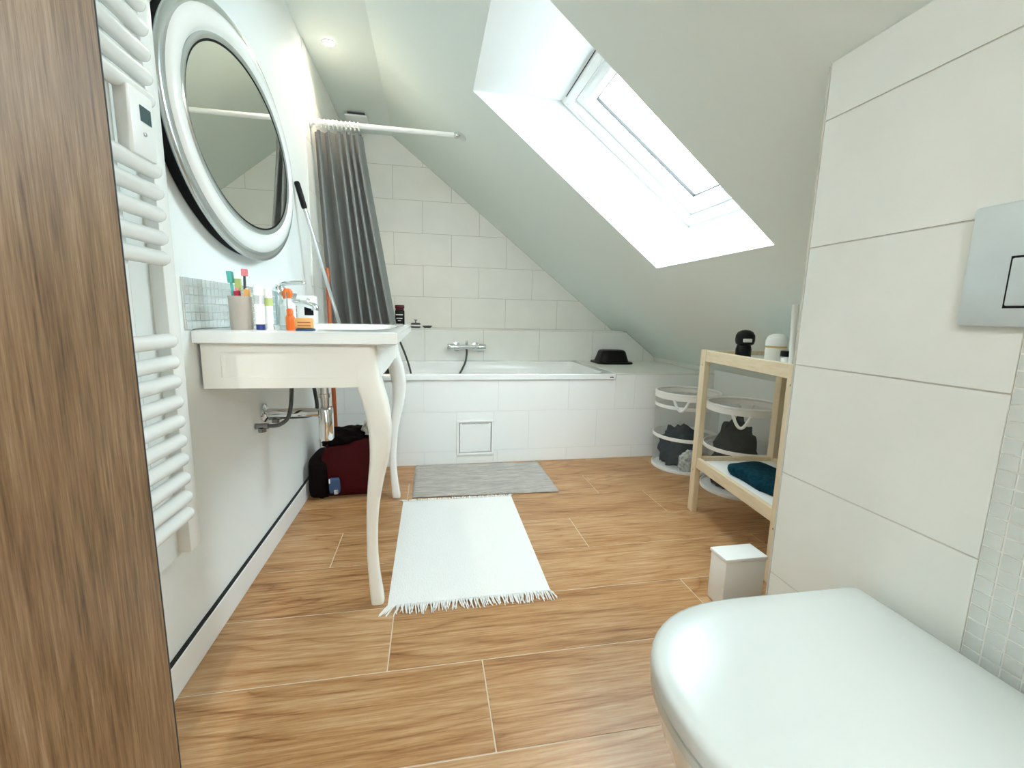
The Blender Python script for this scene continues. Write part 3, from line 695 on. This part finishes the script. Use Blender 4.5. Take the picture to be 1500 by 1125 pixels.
# flat dark grey bar with a white edge strip, behind the curtain
sr = thing('upright_bar', (.10, 3.54, 1.0), 'flat grey vertical bar on the back tiles behind the curtain', 'rail')
bm = bmesh.new(); box(bm, .081, .122, 3.535, 3.555, .95, 2.15, .003, 1); obj('bar', bm, 'chrome_dark', sr, smooth=40)
bm = bmesh.new(); box(bm, .122, .130, 3.535, 3.555, .95, 2.15, .002, 1); obj('edge', bm, 'plastic_white', sr)
for z in (1.05, 2.05):
    bm = bmesh.new(); rod(bm, (.10, 3.553, z), (.10, YB-.0025, z), .012, 14, False); obj('bracket', bm, 'chrome', sr, smooth=40)
# ceiling fittings
def downlight(x, y, label, group, power=7, col=(1, .82, .60)):
    t = thing('downlight', (x, y, ZC), label, 'downlight', group)
    bm = bmesh.new(); lathe(bm, [(.024, -.001), (.0255, -.004), (.036, -.004), (.038, -.0005)], (x, y, ZC), 32, cap=False); obj('trim_ring', bm, 'plastic_white', t, smooth=40)
    bm = bmesh.new(); lathe(bm, [(0, -.0018), (.0245, -.0018), (.0245, -.0012), (0, -.001)], (x, y, ZC), 24); obj('lens', bm, 'lamp_glow', t)
    l = bpy.data.lights.new('downlight_beam', 'SPOT'); l.energy = power; l.color = col; l.spot_size = math.radians(130); l.spot_blend = .6; l.shadow_soft_size = .024
    lo = bpy.data.objects.new('downlight_beam', l); COL.objects.link(lo); lo.parent = t; lo.location = (0, 0, -.006)
downlight(.122, 2.482, 'lit round downlight in the flat ceiling near the shower rod', None)
for y_, w_ in ((-.02, 'beside the doorway, added out of view as fill'),): downlight(.122, y_, 'lit round downlight in the flat ceiling '+w_, None, 15, (1, .98, .95))  # extra downlight added outside the view for fill light
fan = thing('extractor_fan', (.131, 3.29, ZC-.03), 'small square white extractor cover on the ceiling above the bath', 'vent')
bm = bmesh.new(); box(bm, .076, .186, 3.235, 3.345, ZC-.02, ZC-.0005, .003, 1); obj('collar', bm, 'charcoal', fan)
bm = bmesh.new(); box(bm, .062, .200, 3.215, 3.365, ZC-.034, ZC-.020, .006, 2); obj('cover', bm, 'paint', fan, smooth=40)

# mop leaning on the wall, foot on the bath rim
mo = thing('mop_pole', tuple(at(521, 556, 2, ZR+.002)), 'thin grey metal pole with a black grip leaning beside the curtain', 'pole')
a_, b_ = at(521, 552, 2, ZR+.008), at(434, 265, 0, .016)
bm = bmesh.new(); d_ = (b_-a_); rod(bm, a_, a_+d_*.90, .0085, 14, False); obj('shaft', bm, 'alu', mo, smooth=40)
bm = bmesh.new(); rod(bm, a_+d_*.875, b_, .0125, 16, True); obj('grip', bm, 'black', mo, smooth=40)
a_, b_ = at(493, 640, 1, 2.41), at(479, 392, 1, 2.42)
bm = bmesh.new(); rod(bm, (a_.x, a_.y, .02), b_, .011, 14); tag(obj('broom_stick', bm, 'copper', smooth=40), 'coppery orange stick standing upright behind the red bag', 'stick')

# ================================================================== RED BAG
bgx = thing('laundry_bag', (.17, 2.20, 0), 'dark red fabric bag with black end standing under the vanity', 'bag')
def softbox(bm, x0, x1, y0, y1, z0, z1, seed, amp=.012, n=14, bul=.02):
    r = bmesh.ops.create_cube(bm, size=2); bmesh.ops.subdivide_edges(bm, edges=list({e for v in r['verts'] for e in v.link_edges}), cuts=n, use_grid_fill=True)
    for v in bm.verts:
        u = v.co.copy(); s = Vector([math.copysign(abs(k)**.9, k) for k in u]); l4 = (u.x**6+u.y**6+u.z**6)**(1/6); u = u/l4
        k = 1+bul*(1-abs(u.z))
        p = Vector((x0+(u.x*k+1)/2*(x1-x0), y0+(u.y*k+1)/2*(y1-y0), z0+(u.z+1)/2*(z1-z0)))
        nn = noise.noise_vector(p*9+Vector((seed, 0, 0)))*amp; nn.z *= .6
        v.co = p+nn
        if v.co.z < z0+.006: v.co.z = z0
bm = bmesh.new(); softbox(bm, .035, .355, 2.12, 2.36, .001, .245, 3)
for v in bm.verts:
    if v.co.z > .15: v.co.z += (v.co.x-.06)*.20-(.05 if v.co.x < .09 else 0)*(v.co.z-.15)/.1
obj('body', bm, 'bag_red', bgx, smooth=80)
bm = bmesh.new(); softbox(bm, .022, .115, 2.105, 2.355, .001, .200, 8, .008); obj('end_pocket', bm, 'bag_black', bgx, smooth=80)
bm = bmesh.new(); crumple(bm, (.20, 2.23, .235), .135, .09, .095, 4, .22); obj('black_lining', bm, 'bag_black', bgx, smooth=80)
bm = bmesh.new(); softbox(bm, .118, .165, 2.100, 2.116, .035, .110, 2, .004, 8); pt_ = obj('blue_patch', bm, 'blue', bgx, smooth=80)
bm = bmesh.new(); box(bm, .140, .158, 2.0935, 2.1, .030, .052, .002, 1); obj('white_tag', bm, 'pattern', pt_)
bm = bmesh.new(); box(bm, .118, .124, 2.0935, 2.1, .085, .108, .002, 1); obj('white_tag', bm, 'plastic_white', pt_)
bm = bmesh.new(); crumple(bm, (.312, 2.20, .300), .05, .045, .075, 9, .3); tag(obj('patterned_cloth', bm, 'pattern', smooth=80), 'black and white patterned cloth lying on the red bag', 'cloth')

# ================================================================== RUGS
gm = thing('bath_mat', (.87, 2.29, 0), 'grey ribbed bath mat lying along the bath front', 'bath mat')
bm = bmesh.new(); nx, ny = 60, 90; G = []
mx0, mx1, my0, my1 = .502, 1.240, 2.060, 2.522
for i in range(nx+1):
    row = []
    for j in range(ny+1):
        x = mx0+(mx1-mx0)*i/nx; y = my0+(my1-my0)*j/ny-.024*((x-.87)/.74)
        e = min(i, nx-i)/nx*(mx1-mx0); e2 = min(j, ny-j)/ny*(my1-my0); q = min(e, e2)
        z = .013+.0050*math.sin(2*math.pi*8*(j/ny)) + .002*noise.noise(Vector((x*60, y*60, 0)))
        if q < .012: z = .004+(z-.004)*(q/.012)**.5
        row.append(bm.verts.new((x, min(y, YF-.004), z)))
    G.append(row)
for i in range(nx):
    for j in range(ny): bm.faces.new((G[i][j], G[i+1][j], G[i+1][j+1], G[i][j+1]))
obj('pile', bm, 'mat_grey', gm, smooth=60)
bm = bmesh.new()
for i in range(nx+1): pass
box(bm, mx0+.002, mx1-.002, my0+.013, my1-.012, .0005, .004); obj('backing', bm, 'charcoal', gm)
rg = thing('cotton_rug', (.715, 1.63, 0), 'white woven cotton rug with fringed ends in front of the vanity', 'rug')
ra, rb, rc_, rdn = (.462, 2.035), (.985, 2.032), (.975, 1.262), (.458, 1.262)
bm = bmesh.new(); nx, ny = 20, 30; G = []
for i in range(nx+1):
    row = []
    for j in range(ny+1):
        u, v_ = i/nx, j/ny
        x = (rdn[0]*(1-u)+rc_[0]*u)*(1-v_)+(ra[0]*(1-u)+rb[0]*u)*v_; y = (rdn[1]*(1-u)+rc_[1]*u)*(1-v_)+(ra[1]*(1-u)+rb[1]*u)*v_
        e = min(i, nx-i, j, ny-j); row.append(bm.verts.new((x, y, (.0015 if e == 0 else .0065+.0012*noise.noise(Vector((x*7, y*7, 3)))))))
    G.append(row)
for i in range(nx):
    for j in range(ny): bm.faces.new((G[i][j], G[i+1][j], G[i+1][j+1], G[i][j+1]))
obj('weave', bm, 'rug', rg, smooth=40)
for (p, q, sgn, ln) in ((rdn, rc_, -1, .042), (ra, rb, 1, .018)):
    bm = bmesh.new(); N_ = 120
    for k in range(N_):
        f = (k+.5)/N_; x = p[0]+(q[0]-p[0])*f; y = p[1]+(q[1]-p[1])*f; dx = random.uniform(-.012, .012)+(-.018 if k < 6 else (.016 if k > N_-6 else 0)); l = ln*random.uniform(.7, 1.15)
        hz = random.uniform(.004, .009)
        tube(bm, [(x, y-sgn*.004, .004), (x+dx*.4, y+sgn*l*.5, hz), (x+dx, y+sgn*l, .0022)], [.0022, .0021, .0014], 5)
    tag(obj('fringe', bm, 'rug', rg, smooth=60), kind='stuff')

# ================================================================== BATH MIXER AND SMALL THINGS ALONG THE LEDGE
fx, fz = .862, .650; yw = YL-.0025
mxr = thing('bath_mixer', (fx, yw, fz), 'chrome wall-mounted bath mixer tap with two round handles', 'tap')
bm = bmesh.new(); rod(bm, (fx-.085, yw-.055, fz), (fx+.085, yw-.055, fz), .019, 18, False); obj('body', bm, 'chrome', mxr, smooth=40)
for s in (-1, 1):
    bm = bmesh.new(); lathe(bm, [(.016, -.05), (.016, -.012), (.033, -.010), (.034, -.001), (0, -.0005)], (fx+s*.072, yw, fz), 22, 'y'); obj('connector', bm, 'chrome', mxr, smooth=40)
    bm = bmesh.new(); lathe(bm, [(0, 0), (.024, 0), (.026, .006), (.026, .05), (.022, .056), (0, .057)], (0, 0, 0), 20, 'x')
    for v in bm.verts: v.co = Vector((fx+s*(.087+v.co.x), yw-.055+v.co.y, fz+v.co.z))
    obj('handle', bm, 'chrome', mxr, smooth=40)
bm = bmesh.new(); rod(bm, (fx, yw-.055, fz+.01), (fx, yw-.055, fz+.05), .009, 14); obj('diverter', bm, 'chrome', mxr, smooth=40)
bm = bmesh.new(); tube(bm, spline([(fx, yw-.055, fz-.015), (fx, yw-.06, fz-.06), (fx-.02, yw-.09, fz-.13), (fx-.09, yw-.16, fz-.22), (fx-.25, yw-.25, fz-.30), (fx-.45, yw-.20, fz-.22)], 8), .0075, 10); obj('shower_hose', bm, 'hose', mxr, smooth=60)
# hand shower whose hose hangs over the rim by the vanity
HY = 2.95; hp = [at(px, py, 1, HY+k*.03) for k, (px, py) in enumerate(((579, 484), (584, 496), (592, 515), (599, 535), (604, 556)))]
hh = thing('hand_shower', tuple(hp[-1]), 'dark metal hand shower hose hanging into the bath beside the vanity', 'shower hose')
bm = bmesh.new(); tube(bm, spline(hp, 8), .0065, 10); obj('hose', bm, 'hose', hh, smooth=60)
d_ = (hp[0]-hp[1]).normalized(); bm = bmesh.new(); tube(bm, [hp[0]-d_*.01, hp[0]+d_*.02, hp[0]+d_*.05], [.009, .013, .02], 14); obj('spray_head', bm, 'chrome', hh, smooth=40)
# shampoo bottle
p = at(586, 480, 1, 3.43); t = thing('shampoo_bottle', (p.x, 3.43, ZL), 'black bottle with dark red cap on the tiled ledge', 'bottle')
bm = bmesh.new(); box(bm, p.x-.034, p.x+.034, 3.41, 3.45, ZL+.0003, ZL+.130, .008, 3); bd = obj('body', bm, 'black', t, smooth=40)
bm = bmesh.new(); box(bm, p.x-.030, p.x+.030, 3.412, 3.448, ZL+.130, ZL+.142, .003, 2); obj('neck', bm, 'darkred', t, smooth=40)
bm = bmesh.new(); box(bm, p.x-.034, p.x+.034, 3.41, 3.45, ZL+.142, ZL+.168, .006, 2); obj('cap', bm, 'darkred', t, smooth=40)
for zz, w, hgt in ((.092, .026, .008), (.066, .022, .006), (.050, .012, .004), (.020, .024, .008)):
    bm = bmesh.new(); box(bm, p.x-.002-w, p.x-.002+w, 3.4092, 3.4101, ZL+zz, ZL+zz+hgt); obj('printed_line', bm, 'white_print', bd)
p = at(609, 480, 1, 3.42); t = thing('cream_jar', (p.x, 3.42, ZL), 'small dark jar with a pump knob on the ledge beside the black bottle', 'jar')
bm = bmesh.new(); lathe(bm, [(0, 0), (.034, 0), (.035, .004), (.035, .012), (.033, .012), (.033, .024), (.035, .024), (.035, .034), (.031, .038), (0, .038)], (p.x, 3.42, ZL), 28); obj('body', bm, 'charcoal', t, smooth=40)
bm = bmesh.new(); lathe(bm, [(.0338, .0125), (.0345, .013), (.0345, .0235), (.0338, .024)], (p.x, 3.42, ZL), 28, cap=False); obj('label_band', bm, 'plastic_white', t, smooth=40)
bm = bmesh.new(); lathe(bm, [(.004, .038), (.004, .055), (.013, .056), (.013, .061), (0, .062)], (p.x, 3.42, ZL), 18); obj('knob', bm, 'charcoal', t, smooth=40)
p = at(626, 480, 1, 3.42); bm = bmesh.new(); lathe(bm, [(0, 0), (.024, 0), (.028, .004), (.038, .017), (.036, .018), (.024, .006), (0, .005)], (p.x, 3.42, ZL), 28)
tag(obj('soap_dish', bm, 'charcoal', smooth=40), 'flat dark soap dish on the ledge beside the small jar', 'dish')
# black basin upside down
bc = (1.965, 3.16); t = thing('plastic_basin', (bc[0], bc[1], ZR), 'black plastic basin turned upside down on the bath shelf', 'basin')
bm = bmesh.new(); loops(bm, [[(x, y, ZR+z) for x, y in rrect(bc[0]-.118+i, bc[0]+.118-i, bc[1]-.10+i, bc[1]+.10-i, max(.055-i*.3, .02))] for i, z in ((0, .012), (.012, .05), (.022, .088), (.030, .098), (.045, .102))]); obj('body', bm, 'black', t, smooth=50)
bm = bmesh.new(); loops(bm, [[(x, y, ZR+z) for x, y in rrect(bc[0]-.118-i, bc[0]+.118+i, bc[1]-.10-i, bc[1]+.10+i, .06)] for i, z in ((-.002, .0005), (.022, .0005), (.024, .006), (.020, .014), (-.002, .014))]); obj('rim', bm, 'black', t, smooth=50)

# ================================================================== LAUNDRY BASKETS
def basket(cx_, cy_, r, hgt, label, rib):
    t = thing('laundry_basket', (cx_, cy_, 0), label, 'laundry basket')
    bm = bmesh.new(); lathe(bm, [(r*.985, .004), (r, hgt*.33), (r*.995, hgt*.66), (r, hgt-.01)], (cx_, cy_, 0), 56, cap=False)
    obj('net_wall', bm, 'net', t, smooth=60)
    bm = bmesh.new(); lathe(bm, [(0, .0005), (r*.985, .0005), (r*.985, .004), (0, .004)], (cx_, cy_, 0), 48); obj('base', bm, 'plastic_white', t)
    def band(z0, z1, k=1.004, name='band'):
        bm = bmesh.new(); lathe(bm, [(r*k, z0), (r*k+.002, z0+.001), (r*k+.002, z1-.001), (r*k, z1), (r*k-.002, z1), (r*k-.002, z0), (r*k, z0)], (cx_, cy_, 0), 56, cap=False)
        obj(name, bm, 'plastic_white', t, smooth=40)
    for z in rib: band(z-.010, z+.010)
    band(.001, .020, .990)
    band(hgt-.034, hgt, 1.004, 'rim_band')
    bm = bmesh.new(); tube(bm, [(cx_+(r-.002)*math.cos(a), cy_+(r-.002)*math.sin(a), hgt) for a in [2*math.pi*k/56 for k in range(56)]], .007, 10, closed=True); obj('rim', bm, 'plastic_white', t, smooth=60)
    for a0 in (-2.30, .85):
        bm = bmesh.new(); pts = []
        for k in range(9):
            f = k/8; a = a0+(f-.5)*.42; pts.append((cx_+(r+.010)*math.cos(a), cy_+(r+.010)*math.sin(a), hgt-.03-.06*math.sin(math.pi*f)))
        tube(bm, spline(pts, 3), .0075, 8); obj('handle', bm, 'plastic_white', t, smooth=60)
    return t
B1 = (2.112, 2.346, .182); B2 = (2.200, 1.970, .182)
basket(*B1, .462, 'white net laundry basket against the bath front holding dark and pale clothes', (.20, .385))
basket(*B2, .462, 'white net laundry basket behind the wooden rack holding a tall dark heap', (.235,))
def garment(name, c_, s, seed, m_, label, cat='clothes', amp=.28):
    bm = bmesh.new(); crumple(bm, c_, *s, seed, amp); tag(obj(name, bm, m_, smooth=80), label, cat)
garment('crumpled_shirt', (B1[0]+.0, B1[1]+.040, .006), (.118, .090, .235), 1, 'cloth_navy', 'dark blue crumpled clothes in the basket against the bath front')
garment('crumpled_shirt', (B1[0]-.030, B1[1]-.115, .006), (.068, .030, .13), 6, 'cloth_light', 'pale grey crumpled cloth in the basket against the bath front', amp=.2)
garment('crumpled_trousers', (B2[0]+.0, B2[1]+.040, .006), (.118, .090, .345), 2, 'cloth_black', 'tall dark heap of clothes in the basket behind the wooden rack')
garment('crumpled_shirt', (B2[0]-.03, B2[1]-.115, .006), (.068, .030, .10), 11, 'cloth_light', 'light patterned cloth low in the basket behind the wooden rack', amp=.2)

# ================================================================== WOODEN RACK
rk = thing('storage_rack', (1.9, 1.48, 0), 'pale wooden two-tier rack with white shelves beside the tiled toilet wall', 'rack')
SX0, SX1, SY0, SY1, SZ = 1.735, 2.100, 1.190, 1.765, .757
TH_R = math.atan(.070/.575)                          # the rack stands slightly turned
def turn(bm):
    for v in bm.verts:
        w_, u_ = v.co.x-SX0, v.co.y-SY0
        v.co.x = SX0+w_*math.cos(TH_R)+u_*math.sin(TH_R); v.co.y = SY0+u_*math.cos(TH_R)-w_*math.sin(TH_R)
    return bm
pw, pd = .026, .042
for x in (SX0, SX1):
    for y in (SY0, SY1): obj('post', turn(B(box, x-pw/2, x+pw/2, y-pd/2, y+pd/2, 0, SZ if x == SX0 else .738, .0025, 2)), 'pine_up', rk, origin=(x, y, 0))
for z0, z1 in ((SZ-.050, SZ-.002), (.215, .262)):
    for x in (SX0, SX1): obj('rail', turn(B(box, x-.010, x+.010, SY0+pd/2, SY1-pd/2, z0, min(z1, SZ-.012) if x == SX1 else z1, .002, 1)), 'pine', rk, origin=(x, 1.48, z0))
    for y in (SY0, SY1): obj('rail', turn(B(box, SX0+pw/2, SX1-pw/2, y-.010, y+.010, z0, z1, .002, 1)), 'pine', rk, origin=(1.9, y, z0))
for z in (SZ-.032, .232): obj('shelf_board', turn(B(box, SX0+.0105, SX1-.0105, SY0+.0105, SY1-.0105, z, z+.012)), 'plastic_white', rk)
for (x, y, z) in ((SX0, SY0, SZ-.068), (SX0, SY0, .20), (SX0, SY1, SZ-.068), (SX0, SY1, .20)):
    obj('screw', turn(B(lathe, [(0, -.0145), (.004, -.014), (.004, -.012)], (x, y, z), 10, 'x')), 'silver', rk)
ST = SZ-.0195
# things on the rack
p = at(1089, 512, 1, 1.60); q = (p.x, 1.60)
t = thing('black_shaver', (q[0], q[1], ST), 'black ribbed shaver with round head standing on the top shelf', 'shaver')
bm = bmesh.new(); lathe(bm, [(0, 0), (.027, 0), (.030, .004), (.030, .035), (.027, .048), (.026, .052)], (q[0], q[1], ST), 24); obj('foot', bm, 'black', t, smooth=40)
bm = bmesh.new(); lathe(bm, [(.026, .052), (.034, .058), (.037, .072), (.036, .092), (.028, .106), (.015, .113), (0, .115)], (q[0]+.003, q[1], ST), 24); hd = obj('head', bm, 'black', t, smooth=40)
bm = bmesh.new(); box(bm, q[0]-.034, q[0]+.004, q[1]-.042, q[1]-.034, ST+.066, ST+.080, .002, 1); obj('label_plate', bm, 'white_print', hd)
p = at(1136, 518, 1, 1.43); q = (p.x, 1.43)
t = thing('deodorant', (q[0], q[1], ST), 'white stick with domed cap and gold ring on the top shelf', 'deodorant')
bm = bmesh.new(); lathe(bm, [(0, 0), (.034, 0), (.036, .005), (.036, .050), (.034, .054)], (q[0], q[1], ST), 28); obj('body', bm, 'skin_ivory', t, smooth=40)
bm = bmesh.new(); lathe(bm, [(.034, .054), (.0355, .055), (.0355, .060), (.034, .061)], (q[0], q[1], ST), 28); obj('ring', bm, 'gold', t, smooth=40)
bm = bmesh.new(); lathe(bm, [(.034, .061), (.037, .062), (.037, .080), (.030, .097), (.016, .105), (0, .107)], (q[0], q[1], ST), 28); obj('cap', bm, 'plastic_white', t, smooth=40)
p = at(1154, 514, 1, 1.335); q = (p.x, 1.335)
t = thing('small_jar', (q[0], q[1], ST), 'little white jar with a flat black lid on the top shelf', 'jar')
bm = bmesh.new(); lathe(bm, [(0, 0), (.018, 0), (.019, .003), (.019, .028), (.018, .030)], (q[0], q[1], ST), 22); obj('body', bm, 'plastic_white', t, smooth=40)
bm = bmesh.new(); lathe(bm, [(.018, .030), (.022, .0305), (.022, .048), (.020, .050), (0, .050)], (q[0], q[1], ST), 22); obj('lid', bm, 'black', t, smooth=40)
a_ = at(1161, 512, 1, 1.285); b_ = at(1166, 446, 1, 1.295)
t = thing('white_tube', (a_.x, a_.y, ST), 'slim tall white tube standing at the end of the top shelf', 'tube')
bm = bmesh.new(); tube(bm, [(a_.x, a_.y, ST), (a_.x, a_.y, ST+.03), b_-Vector((0, 0, .035))], [.008, .008, .0095], 14); obj('body', bm, 'plastic_white', t, smooth=40)
bm = bmesh.new(); tube(bm, [b_-Vector((0, 0, .035)), b_], [.0105, .0105], 14); obj('cap', bm, 'plastic_white', t, smooth=40)
bm = bmesh.new(); softbox(bm, 1.835, 2.0, 1.30, 1.60, .2445, .292, 5, .012, 12, .04)
tag(obj('folded_cloth', bm, 'cloth_teal', smooth=80), 'dark teal folded cloth on the lower shelf of the wooden rack', 'cloth')
# white bin behind the toilet, with a bit of olive cloth in front of it
t = thing('white_box', (1.55, 1.16, 0), 'plain white box on the floor between the rack and the toilet', 'box')
bm = bmesh.new(); box(bm, 1.475, 1.615, 1.09, 1.165, 0.0005, .158, .004, 2); obj('body', bm, 'plastic_white', t, smooth=40)
bm = bmesh.new(); box(bm, 1.472, 1.618, 1.087, 1.168, .158, .170, .003, 2); obj('lid', bm, 'plastic_white', t, smooth=40)
bm = bmesh.new(); crumple(bm, (1.435, 1.035, .001), .045, .035, .05, 21, .2, 3); tag(obj('cleaning_cloth', bm, 'cloth_olive', smooth=80), 'olive green rag on the floor in front of the white box', 'cloth')

# added hall lamp, out of view, giving frontal fill through the doorway
t = thing('added_hall_lamp', (.9, -1.0, ZC-.12), 'unseen round white fill lamp added in the hall behind the doorway', 'lamp')
bm = bmesh.new(); lathe(bm, [(0, -.09), (.10, -.08), (.15, -.045), (.16, -.01), (.16, -.001)], (.9, -1.0, ZC), 32); obj('shade', bm, 'plastic_white', t, smooth=50)
l = bpy.data.lights.new('hall_fill_light', 'POINT'); l.energy = 100; l.color = (.97, .985, 1.0); l.shadow_soft_size = .30
lo = bpy.data.objects.new('hall_fill_light', l); COL.objects.link(lo); lo.parent = t; lo.location = (0, 0, -.18)
# portal: tells the renderer where the daylight enters (gives no light of its own)
l = bpy.data.lights.new('skylight_portal', 'AREA'); l.shape = 'RECTANGLE'; l.size = WLEN; l.size_y = OY1-OY0; l.cycles.is_portal = True
lo = bpy.data.objects.new('skylight_portal', l); COL.objects.link(lo)
zax = NW; xax = U; yax = zax.cross(xax); mm = Matrix((xax, yax, zax)).transposed().to_4x4(); mm.translation = wpt(WLEN/2, (OY0+OY1)/2, .12); lo.matrix_world = mm
for o in bpy.data.objects:
    if '_w' in o: del o['_w']
